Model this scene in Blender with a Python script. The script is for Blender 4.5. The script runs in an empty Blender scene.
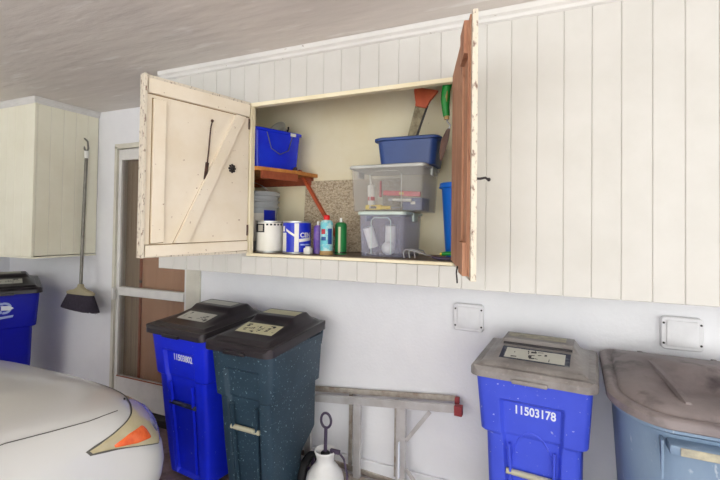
import bpy, bmesh, math, random
from math import sin, cos, pi, radians as R
from mathutils import Vector, Matrix
random.seed(7)
S = bpy.context.scene
COL = S.collection

# ------------------------------------------------------------ camera, sky, exposure
cd = bpy.data.cameras.new('camera'); cam = bpy.data.objects.new('camera', cd); COL.objects.link(cam)
cd.sensor_width = 36.0; cd.lens = 428.3 / 720 * 36.0; cd.shift_y = -20.7 / 720; cd.clip_start = 0.02
yaw, pit, rol = R(23.883), R(1.059), R(0.767)
F = Vector((-sin(yaw) * cos(pit), cos(yaw) * cos(pit), sin(pit))); r0 = Vector((cos(yaw), sin(yaw), 0)); u0 = r0.cross(F)
r1 = cos(rol) * r0 + sin(rol) * u0; u1 = -sin(rol) * r0 + cos(rol) * u0
cam.matrix_world = Matrix(((r1.x, u1.x, -F.x, 0), (r1.y, u1.y, -F.y, 0), (r1.z, u1.z, -F.z, 1.56), (0, 0, 0, 1)))
S.camera = cam

w = bpy.data.worlds.new('sky'); S.world = w; w.use_nodes = True
nt = w.node_tree; nt.nodes.clear()
wo = nt.nodes.new('ShaderNodeOutputWorld'); bg = nt.nodes.new('ShaderNodeBackground'); bg.inputs[1].default_value = 2.4
tc = nt.nodes.new('ShaderNodeTexCoord'); sx = nt.nodes.new('ShaderNodeSeparateXYZ'); cr = nt.nodes.new('ShaderNodeValToRGB')
nt.links.new(tc.outputs['Generated'], sx.inputs[0]); nt.links.new(sx.outputs['Z'], cr.inputs[0])
nt.links.new(cr.outputs[0], bg.inputs[0]); nt.links.new(bg.outputs[0], wo.inputs[0])
e = cr.color_ramp.elements; e[0].position = 0.0; e[0].color = (0.74, 0.78, 0.74, 1); e[1].position = 0.35; e[1].color = (0.93, 0.96, 1.0, 1)
el = e.new(0.12); el.color = (0.86, 0.89, 0.86, 1)

def area(name, loc, rot, sx_, sy_, power, col=(1, 1, 1)):
    l = bpy.data.lights.new(name, 'AREA'); l.shape = 'RECTANGLE'; l.size = sx_; l.size_y = sy_; l.energy = power; l.color = col
    o = bpy.data.objects.new(name, l); COL.objects.link(o); o.location = loc; o.rotation_euler = rot; return o
# added fill lamp for daylight at the carport front, tilted up to brighten the ceiling
area('daylight_fill', (.1, -3.3, 1.2), (R(94), 0, R(2)), 5.4, 2.2, 36, (1.0, 0.985, 0.965))
# sun on the driveway in front of the carport
sl = bpy.data.lights.new('sun', 'SUN'); sl.energy = 9.0; sl.angle = R(1.0); sl.color = (1.0, .985, .97)
so = bpy.data.objects.new('sun', sl); COL.objects.link(so); so.rotation_euler = (R(28), R(10), 0)

S.view_settings.view_transform = 'Standard'; S.view_settings.look = 'None'; S.view_settings.gamma = 1
S.view_settings.use_curve_mapping = False; S.view_settings.exposure = 0.41

# ------------------------------------------------------------ materials
def srgb(r, g, b): return tuple(((c / 255) / 12.92 if c / 255 <= .04045 else ((c / 255 + .055) / 1.055) ** 2.4) for c in (r, g, b)) + (1,)
def mat(name, rgb, rough=.6, rgb2=None, scale=8, lo=.4, hi=.65, bump=0, bscale=40, metal=0, stretch=(1, 1, 1), spec=.5, coat=0, third=None):
    m = bpy.data.materials.new(name); m.use_nodes = True; t = m.node_tree; b = t.nodes['Principled BSDF']
    b.inputs['Roughness'].default_value = rough; b.inputs['Metallic'].default_value = metal
    b.inputs['Specular IOR Level'].default_value = spec; b.inputs['Coat Weight'].default_value = coat
    c = srgb(*rgb); b.inputs['Base Color'].default_value = c
    co = t.nodes.new('ShaderNodeTexCoord'); mp = t.nodes.new('ShaderNodeMapping'); mp.inputs['Scale'].default_value = stretch
    t.links.new(co.outputs['Object'], mp.inputs[0])
    n = t.nodes.new('ShaderNodeTexNoise'); n.inputs['Scale'].default_value = scale; n.inputs['Detail'].default_value = 7; n.inputs['Roughness'].default_value = .62
    t.links.new(mp.outputs[0], n.inputs['Vector'])
    cr = t.nodes.new('ShaderNodeValToRGB'); cr.color_ramp.elements[0].position = lo; cr.color_ramp.elements[1].position = hi
    cr.color_ramp.elements[0].color = c; cr.color_ramp.elements[1].color = srgb(*(rgb2 or tuple(max(0, int(x * .96)) for x in rgb)))
    t.links.new(n.outputs['Fac'], cr.inputs[0]); last = cr.outputs[0]
    if third:   # speckles / flakes (rgb, scale, lo, hi)
        n2 = t.nodes.new('ShaderNodeTexNoise'); n2.inputs['Scale'].default_value = third[1]; n2.inputs['Detail'].default_value = 4
        t.links.new(mp.outputs[0], n2.inputs['Vector'])
        c2 = t.nodes.new('ShaderNodeValToRGB'); c2.color_ramp.elements[0].position = third[2]; c2.color_ramp.elements[1].position = third[3]
        mx = t.nodes.new('ShaderNodeMixRGB'); t.links.new(n2.outputs['Fac'], c2.inputs[0]); t.links.new(c2.outputs[0], mx.inputs[0])
        t.links.new(last, mx.inputs[1]); mx.inputs[2].default_value = srgb(*third[0]); last = mx.outputs[0]
    t.links.new(last, b.inputs['Base Color'])
    if bump:
        nb = t.nodes.new('ShaderNodeTexNoise'); nb.inputs['Scale'].default_value = bscale; nb.inputs['Detail'].default_value = 6
        t.links.new(mp.outputs[0], nb.inputs['Vector']); bp = t.nodes.new('ShaderNodeBump'); bp.inputs['Strength'].default_value = bump; bp.inputs['Distance'].default_value = .01
        t.links.new(nb.outputs['Fac'], bp.inputs['Height']); t.links.new(bp.outputs[0], b.inputs['Normal'])
    return m
def clear(name, rgb, opac, rough=.15):
    m = bpy.data.materials.new(name); m.use_nodes = True; t = m.node_tree; b = t.nodes['Principled BSDF']
    b.inputs['Base Color'].default_value = srgb(*rgb); b.inputs['Roughness'].default_value = rough
    tr = t.nodes.new('ShaderNodeBsdfTransparent'); mx = t.nodes.new('ShaderNodeMixShader')
    lw = t.nodes.new('ShaderNodeLayerWeight'); lw.inputs[0].default_value = .35
    ma = t.nodes.new('ShaderNodeMath'); ma.operation = 'MULTIPLY_ADD'; ma.inputs[1].default_value = .3; ma.inputs[2].default_value = opac; ma.use_clamp = True
    t.links.new(lw.outputs['Facing'], ma.inputs[0]); t.links.new(ma.outputs[0], mx.inputs[0])
    t.links.new(tr.outputs[0], mx.inputs[1]); t.links.new(b.outputs[0], mx.inputs[2]); t.links.new(mx.outputs[0], t.nodes['Material Output'].inputs[0])
    return m
M = {}
M['board'] = mat('painted_boards', (211, 209, 204), .5, (205, 203, 197), 3, third=((205, 200, 190), 60, .76, .8))
M['corner_boards'] = mat('corner_boards_lit', (240, 237, 218), .5, (235, 231, 210), 3)  # lighter, yellower copy of the boards: side light and foliage tint in the colour
M['groove'] = mat('board_groove', (196, 193, 186), .8)
M['crown'] = mat('crown_paint', (222, 220, 216), .5, third=((150, 142, 130), 70, .70, .76), stretch=(.5, 1, 1))
M['wall'] = mat('white_wall_paint', (238, 238, 241), .75, (232, 232, 236), 2.5, bump=.15, bscale=60)
M['wall_far'] = M['wall']
M['ceil'] = mat('plaster_ceiling', (226, 219, 212), .6, (219, 212, 205), 2, lo=.35, hi=.7, bump=.8, bscale=2.2, stretch=(1, 4.5, 1), third=((240, 236, 232), 3.2, .60, .72))
M['floor'] = mat('stained_floor', (146, 124, 126), .75, (116, 92, 94), 9, bump=.3, third=((150, 138, 136), 30, .6, .7))
M['ground'] = mat('driveway_concrete', (196, 196, 194), .9, (184, 184, 180), 4)
M['cream'] = mat('cream_paint', (246, 237, 208), .6, (240, 228, 192), 2.2, third=((120, 100, 70), 26, .74, .78))
M['doorcream'] = mat('door_cream_paint', (240, 229, 210), .55, (234, 221, 198), 5, third=((150, 110, 80), 45, .70, .75))
M['doordark'] = mat('chipped_edge', (218, 208, 190), .7, (120, 92, 76), 80, lo=.55, hi=.66, stretch=(1, 1, .5))
M['line'] = mat('dark_joint', (150, 126, 92), .9)
M['rawwood'] = mat('raw_plywood', (192, 144, 114), .75, (168, 116, 88), 10, stretch=(1, 1, .3), third=((140, 90, 66), 30, .62, .7))
M['sillwood'] = mat('worn_sill', (150, 134, 116), .85, (120, 106, 92), 12, stretch=(.3, 1, 1))
M['shelfwood'] = mat('orange_shelf_wood', (206, 140, 70), .6, (180, 110, 50), 8, stretch=(.2, 2, 1))
M['redwood'] = mat('red_brown_wood', (160, 82, 50), .7, (140, 66, 40), 20)
M['stone'] = mat('speckled_board', (202, 186, 158), .7, (148, 128, 104), 70, lo=.42, hi=.62, third=((224, 212, 190), 110, .56, .64), stretch=(1, 1, 1.6))
M['blue'] = mat('cart_blue', (26, 48, 236), .38, (22, 42, 224), 3, third=((130, 150, 245), 60, .70, .76))
M['blue_dusty'] = mat('cart_blue_dusty', (70, 90, 222), .45, (62, 82, 214), 3, third=((170, 176, 235), 70, .68, .74))
M['blue_far'] = mat('cart_blue_shaded', (12, 22, 180), .4, (10, 20, 165), 3)  # darker copy of the cart blue, corner shade put into the colour
M['green'] = mat('cart_slate_green', (44, 66, 82), .5, (36, 56, 70), 4, third=((130, 160, 170), 85, .64, .70))
M['lid'] = mat('black_lid', (36, 31, 36), .30, (44, 38, 43), 6, third=((110, 100, 105), 60, .74, .80))
M['lid_dusty'] = mat('dusty_lid', (150, 145, 142), .4, (116, 110, 108), 6, third=((160, 152, 146), 40, .6, .75))
M['label'] = mat('label_grey', (206, 206, 196), .5)
M['label_cream'] = mat('label_cream', (214, 210, 176), .6)
M['ink'] = mat('label_ink', (44, 42, 48), .6)
M['white'] = mat('white_print', (236, 240, 250), .5)
M['pale_blue'] = mat('pale_emblem', (170, 186, 236), .5)
M['dust_strip'] = mat('worn_beige', (190, 184, 160), .7, (150, 146, 136), 20)
M['wheel'] = mat('wheel_plastic', (66, 54, 78), .5)
M['bar'] = mat('bar_dark', (40, 46, 70), .5, (120, 124, 130), 30, lo=.5, hi=.7)
M['bar_beige'] = mat('bar_beige', (188, 184, 160), .6, (120, 124, 120), 25, lo=.55, hi=.7)
M['can_body'] = mat('grey_blue_can', (134, 156, 180), .45, (118, 142, 170), 4, third=((190, 200, 210), 30, .66, .72), stretch=(1, 1, .4))
M['can_lid'] = mat('grey_can_lid', (140, 130, 130), .5, (116, 106, 108), 5, third=((70, 62, 66), 9, .55, .75))
M['alum'] = mat('aluminium', (206, 204, 204), .38, (190, 186, 184), 10, metal=.35)
M['alum_dirty'] = mat('dirty_aluminium', (192, 184, 174), .5, (150, 134, 120), 14, metal=.3)
M['redplastic'] = mat('red_foot', (150, 52, 56), .6)
M['rust'] = mat('rusty_steel', (96, 66, 54), .6, (60, 48, 44), 30, metal=.3)
M['steel'] = mat('steel', (150, 150, 150), .35, metal=.8)
M['iron'] = mat('dark_iron', (50, 46, 46), .5, metal=.4)
M['car'] = mat('car_paint', (219, 219, 217), .28, (217, 217, 215), 2, coat=.6)
M['black'] = mat('black_rubber', (22, 22, 24), .7)
M['carglass'] = mat('car_glass', (24, 28, 30), .08)
M['seam'] = mat('panel_gap', (92, 90, 86), .8)
M['lamp_yellow'] = mat('yellowed_lens', (206, 194, 158), .12, (188, 176, 140), 6, coat=.8)
M['lamp_silver'] = mat('reflector', (196, 196, 206), .15, (110, 112, 140), 22, lo=.45, hi=.6, metal=.4)
M['amber'] = mat('amber_lens', (255, 120, 60), .2, (240, 96, 46), 30, coat=.6)
M['bristle'] = mat('black_bristles', (44, 38, 50), .9, (70, 62, 76), 60, stretch=(6, 6, .3), bump=.8, bscale=90)
M['broomcap'] = mat('grey_cap', (168, 158, 130), .6)
M['pole'] = mat('metal_pole', (134, 130, 122), .4, (104, 100, 92), 20, metal=.4)
M['plate'] = mat('cover_plate', (228, 227, 230), .45)
M['tan_door'] = mat('tan_inner_door', (206, 160, 128), .5, (190, 142, 110), 5, stretch=(4, 1, .3))
M['curtain'] = mat('grey_brown_blind', (166, 146, 122), .7, (140, 120, 98), 6, stretch=(12, 1, .2))
M['doorwhite'] = mat('door_frame_white', (228, 226, 222), .4)
M['jamb'] = mat('door_frame_cream', (216, 212, 198), .5)
M['glass'] = clear('pane_glass', (120, 110, 100), .10, .05)
M['tote'] = clear('clear_plastic', (226, 224, 220), .13, .2)
M['tote_lid'] = mat('frosted_lid', (196, 198, 194), .35)
M['tote_lid_green'] = mat('frosted_green_lid', (206, 222, 214), .35)
M['tote_blue'] = clear('lavender_plastic', (206, 208, 236), .14, .2)
M['basin'] = mat('navy_basin', (48, 76, 138), .4, (42, 68, 126), 5)
M['brightblue'] = mat('bright_blue_bucket', (20, 110, 214), .35)
M['tubblue'] = mat('blue_tub', (24, 44, 210), .25, (30, 60, 226), 4)
M['pan'] = mat('grey_pan', (184, 180, 168), .4, metal=.15)
M['canmetal'] = mat('can_tin', (190, 190, 188), .3, metal=.7)
M['canwhite'] = mat('white_can_label', (234, 232, 224), .35, (226, 224, 214), 4)
M['canblue'] = mat('blue_can_label', (16, 44, 200), .35, (14, 38, 184), 4)
M['bucketgrey'] = mat('grey_bucket', (186, 192, 196), .45)
M['red'] = mat('red_plastic', (220, 26, 30), .35)
M['aqua'] = mat('aqua_label', (110, 200, 214), .35, (190, 225, 226), 18, lo=.45, hi=.55)
M['deepblue'] = mat('deep_blue_print', (30, 80, 150), .4)
M['greencan'] = mat('green_label', (30, 120, 62), .35, (40, 140, 76), 10)
M['purple'] = mat('purple_label', (104, 72, 170), .4, (150, 120, 190), 20)
M['goldrim'] = mat('tan_rim', (186, 150, 96), .5)
M['green_handle'] = mat('green_grip', (22, 140, 52), .4)
M['yellow'] = mat('yellow_plastic', (220, 190, 40), .45)
M['orange'] = mat('orange_wood_handle', (196, 92, 52), .5, (176, 74, 42), 12)
M['sawsteel'] = mat('saw_blade', (150, 140, 112), .45, (96, 82, 60), 20, metal=.3)
M['trowel'] = mat('trowel_blade', (104, 72, 58), .6, (76, 54, 46), 20)
M['whiteplastic'] = mat('white_plastic', (236, 236, 230), .4)
M['tankwhite'] = mat('translucent_tank', (228, 228, 226), .35)
M['redlevel'] = mat('red_tool', (190, 40, 60), .4)

# ------------------------------------------------------------ mesh helpers
class MB:
    def __init__(s): s.b = bmesh.new()
    def box(s, x0, x1, y0, y1, z0, z1, bev=0, mx=None, seg=2):
        vs = [s.b.verts.new((x, y, z)) for z in (z0, z1) for y in (y0, y1) for x in (x0, x1)]
        fs = [s.b.faces.new([vs[i] for i in f]) for f in ((0, 2, 3, 1), (4, 5, 7, 6), (0, 1, 5, 4), (2, 6, 7, 3), (0, 4, 6, 2), (1, 3, 7, 5))]
        if bev:
            es = list({e for f in fs for e in f.edges})
            r = bmesh.ops.bevel(s.b, geom=es, offset=bev, segments=seg, affect='EDGES', profile=.5)
            vs = list({v for f in r['faces'] for v in f.verts} | {v for v in vs if v.is_valid})
        if mx:
            for v in vs: v.co = mx @ v.co
        return s
    def rings(s, rs, cap=True, close=True):
        rr = [[s.b.verts.new(p) for p in r] for r in rs]
        n = len(rr[0])
        for a, b in zip(rr, rr[1:]):
            for i in range(n if close else n - 1):
                j = (i + 1) % n
                try: s.b.faces.new((a[i], a[j], b[j], b[i]))
                except ValueError: pass
        if cap:
            s.b.faces.new(rr[0][::-1]); s.b.faces.new(rr[-1])
        return s
    def lathe(s, prof, n=32, c=(0, 0), cap=True, mx=None):
        rs = [[Vector((c[0] + max(r, .0004) * cos(2 * pi * i / n), c[1] + max(r, .0004) * sin(2 * pi * i / n), z)) for i in range(n)] for r, z in prof]
        if mx: rs = [[mx @ p for p in q] for q in rs]
        return s.rings(rs, cap)
    def tube(s, pts, r, n=10, sq=1, cap=True):
        pts = [Vector(p) for p in pts]; rs = []
        t0 = (pts[1] - pts[0]).normalized(); up = Vector((0, 0, 1)) if abs(t0.z) < .9 else Vector((1, 0, 0))
        side = t0.cross(up).normalized()
        for i, p in enumerate(pts):
            t = ((pts[min(i + 1, len(pts) - 1)] - pts[max(i - 1, 0)])).normalized()
            side = (side - side.dot(t) * t).normalized(); u = side.cross(t)
            rr = r[i] if isinstance(r, (list, tuple)) else r
            rs.append([p + side * rr * cos(2 * pi * k / n) + u * rr * sq * sin(2 * pi * k / n) for k in range(n)])
        return s.rings(rs, cap)
    def bar(s, a, b, wd, th, up=(0, 0, 1), bev=.001):
        a, b = Vector(a), Vector(b); x = (b - a).normalized(); y = Vector(up).cross(x).normalized(); z = x.cross(y)
        mx = Matrix(((x.x, y.x, z.x, a.x), (x.y, y.y, z.y, a.y), (x.z, y.z, z.z, a.z), (0, 0, 0, 1)))
        return s.box(0, (b - a).length, -th / 2, th / 2, -wd / 2, wd / 2, bev, mx, 1)
    def prism(s, poly, z0, z1, mx=None):
        rs = [[Vector((x, y, z)) for x, y in poly] for z in (z0, z1)]
        if mx: rs = [[mx @ p for p in q] for q in rs]
        return s.rings(rs)
    def grid(s, f, nu, nv):
        g = [[s.b.verts.new(f(i / nu, j / nv)) for i in range(nu + 1)] for j in range(nv + 1)]
        for j in range(nv):
            for i in range(nu): s.b.faces.new((g[j][i], g[j][i + 1], g[j + 1][i + 1], g[j + 1][i]))
        return s
    def sphere(s, c, r, sz=(1, 1, 1)):
        bmesh.ops.create_uvsphere(s.b, u_segments=20, v_segments=12, radius=r, matrix=Matrix.Translation(c) @ Matrix.Diagonal((*sz, 1))); return s
    def obj(s, name, m, parent=None, smooth=None, sub=0):
        bmesh.ops.recalc_face_normals(s.b, faces=s.b.faces)
        me = bpy.data.meshes.new(name); s.b.to_mesh(me); s.b.free()
        o = bpy.data.objects.new(name, me); COL.objects.link(o); me.materials.append(M[m] if isinstance(m, str) else m)
        if smooth is not None:
            for p in me.polygons: p.use_smooth = True
            me.set_sharp_from_angle(angle=R(smooth))
        if sub:
            d = o.modifiers.new('sub', 'SUBSURF'); d.levels = d.render_levels = sub
        if parent: o.parent = parent
        return o
def tag(o, label, cat, group=None):
    o['label'] = label; o['category'] = cat
    if group: o['group'] = group
    return o
def thing(name, label, cat, loc=(0, 0, 0), rz=0, group=None):
    o = bpy.data.objects.new(name, None); COL.objects.link(o); o.location = loc; o.rotation_euler = (0, 0, rz); o.empty_display_size = .1
    return tag(o, label, cat, group)
def struct(o): o['kind'] = 'structure'; return o
def rrect(hx, hy, r, n=5, c=(0, 0)):
    p = []
    for k, (sx_, sy_) in enumerate(((1, 1), (-1, 1), (-1, -1), (1, -1))):
        for i in range(n + 1):
            a = pi / 2 * (k + i / n)
            p.append((c[0] + sx_ * (hx - r) + r * cos(a), c[1] + sy_ * (hy - r) + r * sin(a)))
    return p
def text(s_, name, size, m, parent, mx, sx_=1.0, ext=.0006):
    cu = bpy.data.curves.new(name, 'FONT'); cu.body = s_; cu.size = size; cu.extrude = ext; cu.align_x = 'CENTER'; cu.align_y = 'CENTER'; cu.offset = .0012
    o = bpy.data.objects.new('tmp', cu); COL.objects.link(o)
    me = bpy.data.meshes.new_from_object(o.evaluated_get(bpy.context.evaluated_depsgraph_get())); bpy.data.objects.remove(o)
    me.transform(mx @ Matrix.Diagonal((sx_, 1, 1, 1))); me.materials.clear(); me.materials.append(M[m])
    t = bpy.data.objects.new(name, me); COL.objects.link(t); t.parent = parent; return t
def frame(o, x, y):   # matrix with local x, y directions and origin o
    x = Vector(x).normalized(); y = Vector(y); y = (y - y.dot(x) * x).normalized(); z = x.cross(y)
    return Matrix(((x.x, y.x, z.x, o[0]), (x.y, y.y, z.y, o[1]), (x.z, y.z, z.z, o[2]), (0, 0, 0, 1)))

FR, WL, CE = 1.97, 2.48, 2.53      # cabinet front plane, wall plane, ceiling height

# ------------------------------------------------------------ room shell
m_ = MB(); m_.box(-4.9, 2.5, -3.2, 2.62, -.12, 0); fl = struct(m_.obj('floor', 'floor'))
m_ = MB(); m_.box(-40, 40, -40, -3.2, -.16, -.02); m_.box(2.5, 40, -3.2, 20, -.16, -.02); m_.box(-40, -4.9, -3.2, 20, -.16, -.02)
struct(m_.obj('ground', 'ground'))
def ceil_f(u, v): 
    return Vector((-4.98 + u * 9.2, -3.3 + v * 5.9, CE))
m_ = MB(); m_.box(-5.0, 4.2, -3.3, 2.62, CE, CE + .15); struct(m_.obj('ceiling', 'ceil'))
# back wall with a door opening x -3.36..-2.52
m_ = MB(); m_.box(-5.0, -3.36, WL, WL + .14, 0, CE); m_.box(-3.36, -2.52, WL, WL + .14, 2.215, CE); m_.box(-2.52, 2.5, WL, WL + .14, 0, CE)
struct(m_.obj('wall_back', 'wall'))
m_ = MB(); m_.box(-5.0, -4.88, -3.2, WL, 0, CE); struct(m_.obj('wall_left', 'wall'))
m_ = MB(); m_.box(-2.42, 2.5, WL - .022, WL - .001, 0, .125, .006); struct(m_.obj('baseboard_back', 'wall'))
# room behind the door (closed pocket)
m_ = MB(); m_.box(-3.5, -2.4, WL + .34, WL + .4, 0, 2.3); struct(m_.obj('wall_hall', 'curtain'))

# ------------------------------------------------------------ storm door
dr = bpy.data.objects.new('door_1', None); COL.objects.link(dr); dr.location = (-2.94, WL, 0); struct(dr)
def dbox(nm, mt, bx, bev=.003, par=None):
    q = MB(); q.box(bx[0] + 2.94, bx[1] + 2.94, bx[2] - WL, bx[3] - WL, bx[4], bx[5], bev); return q.obj(nm, mt, par or dr)
dbox('door_casing', 'jamb', (-3.375, -3.345, WL - .015, WL + .1, 0, 2.215)); dbox('door_casing', 'jamb', (-2.535, -2.40, WL - .018, WL - .001, .0, 2.26))
dbox('door_casing', 'jamb', (-3.375, -2.40, WL - .015, WL - .001, 2.195, 2.235))
q = MB()
for bx in ((-3.345, -3.31), (-2.575, -2.535)): q.box(bx[0] + 2.94, bx[1] + 2.94, .005, .04, .06, 2.19, .003)
q.box(-.37, .365, .005, .04, 2.10, 2.19, .003); q.box(-.37, .365, .005, .04, .06, .295, .003)
q.obj('door_frame', 'doorwhite', dr)
dbox('mid_rail', 'doorwhite', (-3.31, -2.575, WL - .004, WL + .044, .965, 1.035))
dbox('pane', 'glass', (-3.31, -2.575, WL + .02, WL + .024, 1.035, 2.10), 0); dbox('pane', 'glass', (-3.31, -2.575, WL + .02, WL + .024, .295, .965), 0)
dbox('inner_door', 'tan_door', (-3.14, -2.54, WL + .09, WL + .13, .02, 2.19)); dbox('window_blind', 'curtain', (-3.34, -3.14, WL + .085, WL + .12, .02, 2.19))
dbox('inner_stile', 'redwood', (-3.155, -3.135, WL + .075, WL + .09, .02, 2.19)); 
q = MB(); q.lathe([(.004, 0), (.012, .004), (.013, .012), (.004, .018)], 16, mx=frame((-.19, .075, 1.08), (1, 0, 0), (0, 0, 1))); q.obj('inner_knob', 'iron', dr, 40)
q = MB(); q.box(-.398, -.376, -.045, -.016, .93, 1.03, .006); q.obj('handle', 'doorwhite', dr, 40)
dbox('kick_seam', 'redwood', (-3.31, -2.575, WL + .0, WL + .006, .29, .297), 0)
dbox('threshold', 'iron', (-3.345, -2.535, WL - .06, WL + .05, .0, .055))

# ------------------------------------------------------------ boards
def boards(edges, z0, z1, axis, plane, sgn, th=.018, gap=.0022):
    """vertical v-grooved boards between consecutive edges; sgn: outward direction on the other axis"""
    q = MB()
    for a, b in zip(edges, edges[1:]):
        if axis == 'x':
            y0, y1 = sorted((plane, plane - sgn * th)); q.box(a + gap / 2, b - gap / 2, y0, y1, z0, z1, .0022, seg=1)
        else:
            x0, x1 = sorted((plane, plane - sgn * th)); q.box(x0, x1, a + gap / 2, b - gap / 2, z0, z1, .0022, seg=1)
    return q
P_ = .1040
ed = [-.261 + P_ * k for k in range(0, 43)]            # to the right of the opening
el_ = [-.261 - P_ * k for k in range(1, 20)][::-1]
el_ = [x for x in el_ if x > -2.2]; el_ = [-2.265] + el_
OX0, OX1, OZ0, OZ1 = -1.552, -.405, 1.405, 2.237
cab = thing('wall_cabinet', 'long white board-clad cabinet hung on the wall with two open doors', 'cabinet', (-.9, FR, 1.285))
CX = Vector((-.9, FR, 1.285))
def cput(q, nm, mt, smooth=None, par=None):
    bmesh.ops.translate(q.b, verts=q.b.verts, vec=-CX); return q.obj(nm, mt, par or cab, smooth)
ed = [x for x in ed if x < 2.45]
q = boards([-.3655, -.261] + ed[1:], 1.285, 2.50, 'x', FR, -1, gap=.002)
# boards over and under the opening, and left of it
xs = [x for x in el_ if x <= -.36]
ov = [x for x in xs]
for a, b in zip(ov, ov[1:]):
    parts = [(1.285, 2.50)] if b <= OX0 + .01 or a >= OX1 else [(1.285, OZ0 - .018), (OZ1 + .018, 2.50)]
    for z0, z1 in parts: q.box(a + .0015, b - .0015, FR, FR + .018, z0, z1, .0022, seg=1)
cput(q, 'front_boards', 'board')
q = MB()
q.box(-2.262, OX0 - .03, FR + .0035, FR + .022, 1.29, 2.5); q.box(OX1 + .03, 2.38, FR + .0035, FR + .022, 1.29, 2.5)
q.box(OX0 - .03, OX1 + .03, FR + .0035, FR + .022, OZ1 + .02, 2.5); q.box(OX0 - .03, OX1 + .03, FR + .0035, FR + .022, 1.29, OZ0 - .02)
cput(q, 'backing', 'groove')
q = MB()
prof = [(0, 2.478), (-.012, 2.484), (-.016, 2.497), (-.028, 2.506), (-.032, 2.5285), (0, 2.5285)]
rs = [[Vector((x, FR + y, z)) for y, z in prof] for x in (-2.275, 2.42)]; q.rings(rs); cput(q, 'crown_molding', 'crown')
q = MB(); fr_ = .022
q.box(OX0 - fr_, OX0, FR - .006, FR + .03, OZ0 - .016, OZ1 + fr_, .002); q.box(OX1, OX1 + .018, FR + .002, FR + .03, OZ0 - .016, OZ1 + fr_, .002)
q.box(OX0, OX1, FR - .006, FR + .03, OZ1, OZ1 + fr_, .002); cput(q, 'opening_frame', 'cream')
q = MB(); q.box(OX0, OX1, FR - .004, FR + .03, OZ0 - .016, OZ0 - .001, .002); cput(q, 'sill_strip', 'cream')
q = MB(); q.box(-1.905, -.19, FR + .03, WL - .016, OZ0 - .02, OZ0, .001); cput(q, 'cabinet_floor', 'sillwood')
q = MB(); q.box(-1.905, -.19, WL - .016, WL - .001, 1.30, CE - .002); cput(q, 'back_panel', 'cream')
q = MB(); q.box(-1.925, -1.905, FR + .022, WL - .001, 1.30, CE - .002); cput(q, 'side_panel', 'cream')
q = MB(); q.box(-.19, -.17, FR + .022, WL - .001, 1.30, CE - .002); cput(q, 'side_panel', 'cream')
q = MB(); q.box(-2.262, 2.38, FR + .022, WL - .001, 1.287, 1.30); cput(q, 'bottom_panel', 'board')
q = MB(); q.box(-2.268, -2.25, FR + .019, WL - .001, 1.287, CE - .002); cput(q, 'end_panel', 'board')
# shelf inside
q = MB(); q.prism([(-1.904, 2.0), (-1.535, 2.0), (-1.43, 2.25), (-1.40, 2.463), (-1.904, 2.463)], 1.882, 1.904); cput(q, 'shelf', 'shelfwood')
q = MB(); q.box(-1.904, -1.43, 2.43, 2.463, 1.83, 1.8815, .002); q.bar((-1.52, 2.02, 1.858), (-1.425, 2.25, 1.858), .045, .02); cput(q, 'shelf_cleat', 'redwood')
q = MB(); q.bar((-1.52, 2.43, 1.93), (-1.222, 2.40, 1.50), .030, .018, up=(0, 1, 0)); cput(q, 'shelf_brace', 'orange')

# cabinet doors
DH = .852
def door(hx, hy, ang, wd, sgn, white):
    """panel in local coords: hinge at origin, closed direction sgn*x, inner face +y"""
    def bx(q, u0, u1, y0, y1, z0, z1, bev=.0015):
        a, b = sorted((sgn * u0, sgn * u1)); q.box(a, b, y0, y1, z0, z1, bev)
    q = MB(); bx(q, 0, wd if white else wd - .02, -.0, .018 if white else .005, 0, DH, .001)
    p = q.obj('door', 'doorcream' if white else 'rawwood', cab); p.location = Vector((hx, hy, 1.405)) - CX; p.rotation_euler = (0, 0, ang)
    return p, bx
a_l = math.atan2(-.57, -.16)
dl, bx = door(-1.577, 1.958, a_l, .588, 1, True)
dl['label'] = 'cream door with diagonal brace, opened to the left'
q = MB(); bx(q, .575, .590, -.004, .040, 0, DH); bx(q, 0, .588, .018, .026, DH - .016, DH); bx(q, 0, .588, .018, .026, 0, .014); q.obj('door_edge', 'doordark', dl)
def rail(nm, poly):
    q = MB(); q.rings([[Vector((u, y, z)) for u, z in poly] for y in (.018, .034)]); o = q.obj(nm, 'doorcream', dl)
    d = o.modifiers.new('bev', 'BEVEL'); d.width = .002; d.segments = 2
    g = MB(); cx_ = sum(p[0] for p in poly) / 4; cz_ = sum(p[1] for p in poly) / 4
    g.rings([[Vector((cx_ + (u - cx_) * (1 + .004 / max(.02, abs(u - cx_))), y, cz_ + (z - cz_) * (1 + .004 / max(.02, abs(z - cz_))))) for u, z in poly] for y in (.0182, .0192)])
    g.obj('rail_joint', 'line', dl)
rail('rail', [(.006, .768), (.006, .836), (.568, .836), (.568, .768)])
rail('rail', [(.006, .018), (.006, .070), (.568, .057), (.568, .004)])
rail('stile', [(.482, .072), (.482, .745), (.541, .745), (.541, .066)])
rail('brace', [(.030, .764), (.092, .764), (.430, .066), (.356, .066)])
q = MB(); q.tube([(.238, .036, .700), (.240, .030, .690), (.243, .024, .66), (.251, .024, .55), (.258, .024, .48)], .0035, 8)
q.sphere((.238, .03, .70), .008); q.obj('hook_rod', 'rust', dl, 40)
q = MB(); q.bar((.258, .024, .48), (.268, .024, .39), .018, .006); q.obj('hook_plate', 'rust', dl)
q = MB()
for k in range(8):
    a = k * pi / 4; q.sphere((.108 + .017 * cos(a), .022, .466 + .019 * sin(a)), .0065, (1, .7, 1))
q.lathe([(.012, 0), (.013, .004), (.008, .010), (.009, .02), (.004, .024)], 16, mx=frame((.108, .018, .466), (0, 0, 1), (1, 0, 0))); q.obj('rosette_knob', 'iron', dl, 40)
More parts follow.
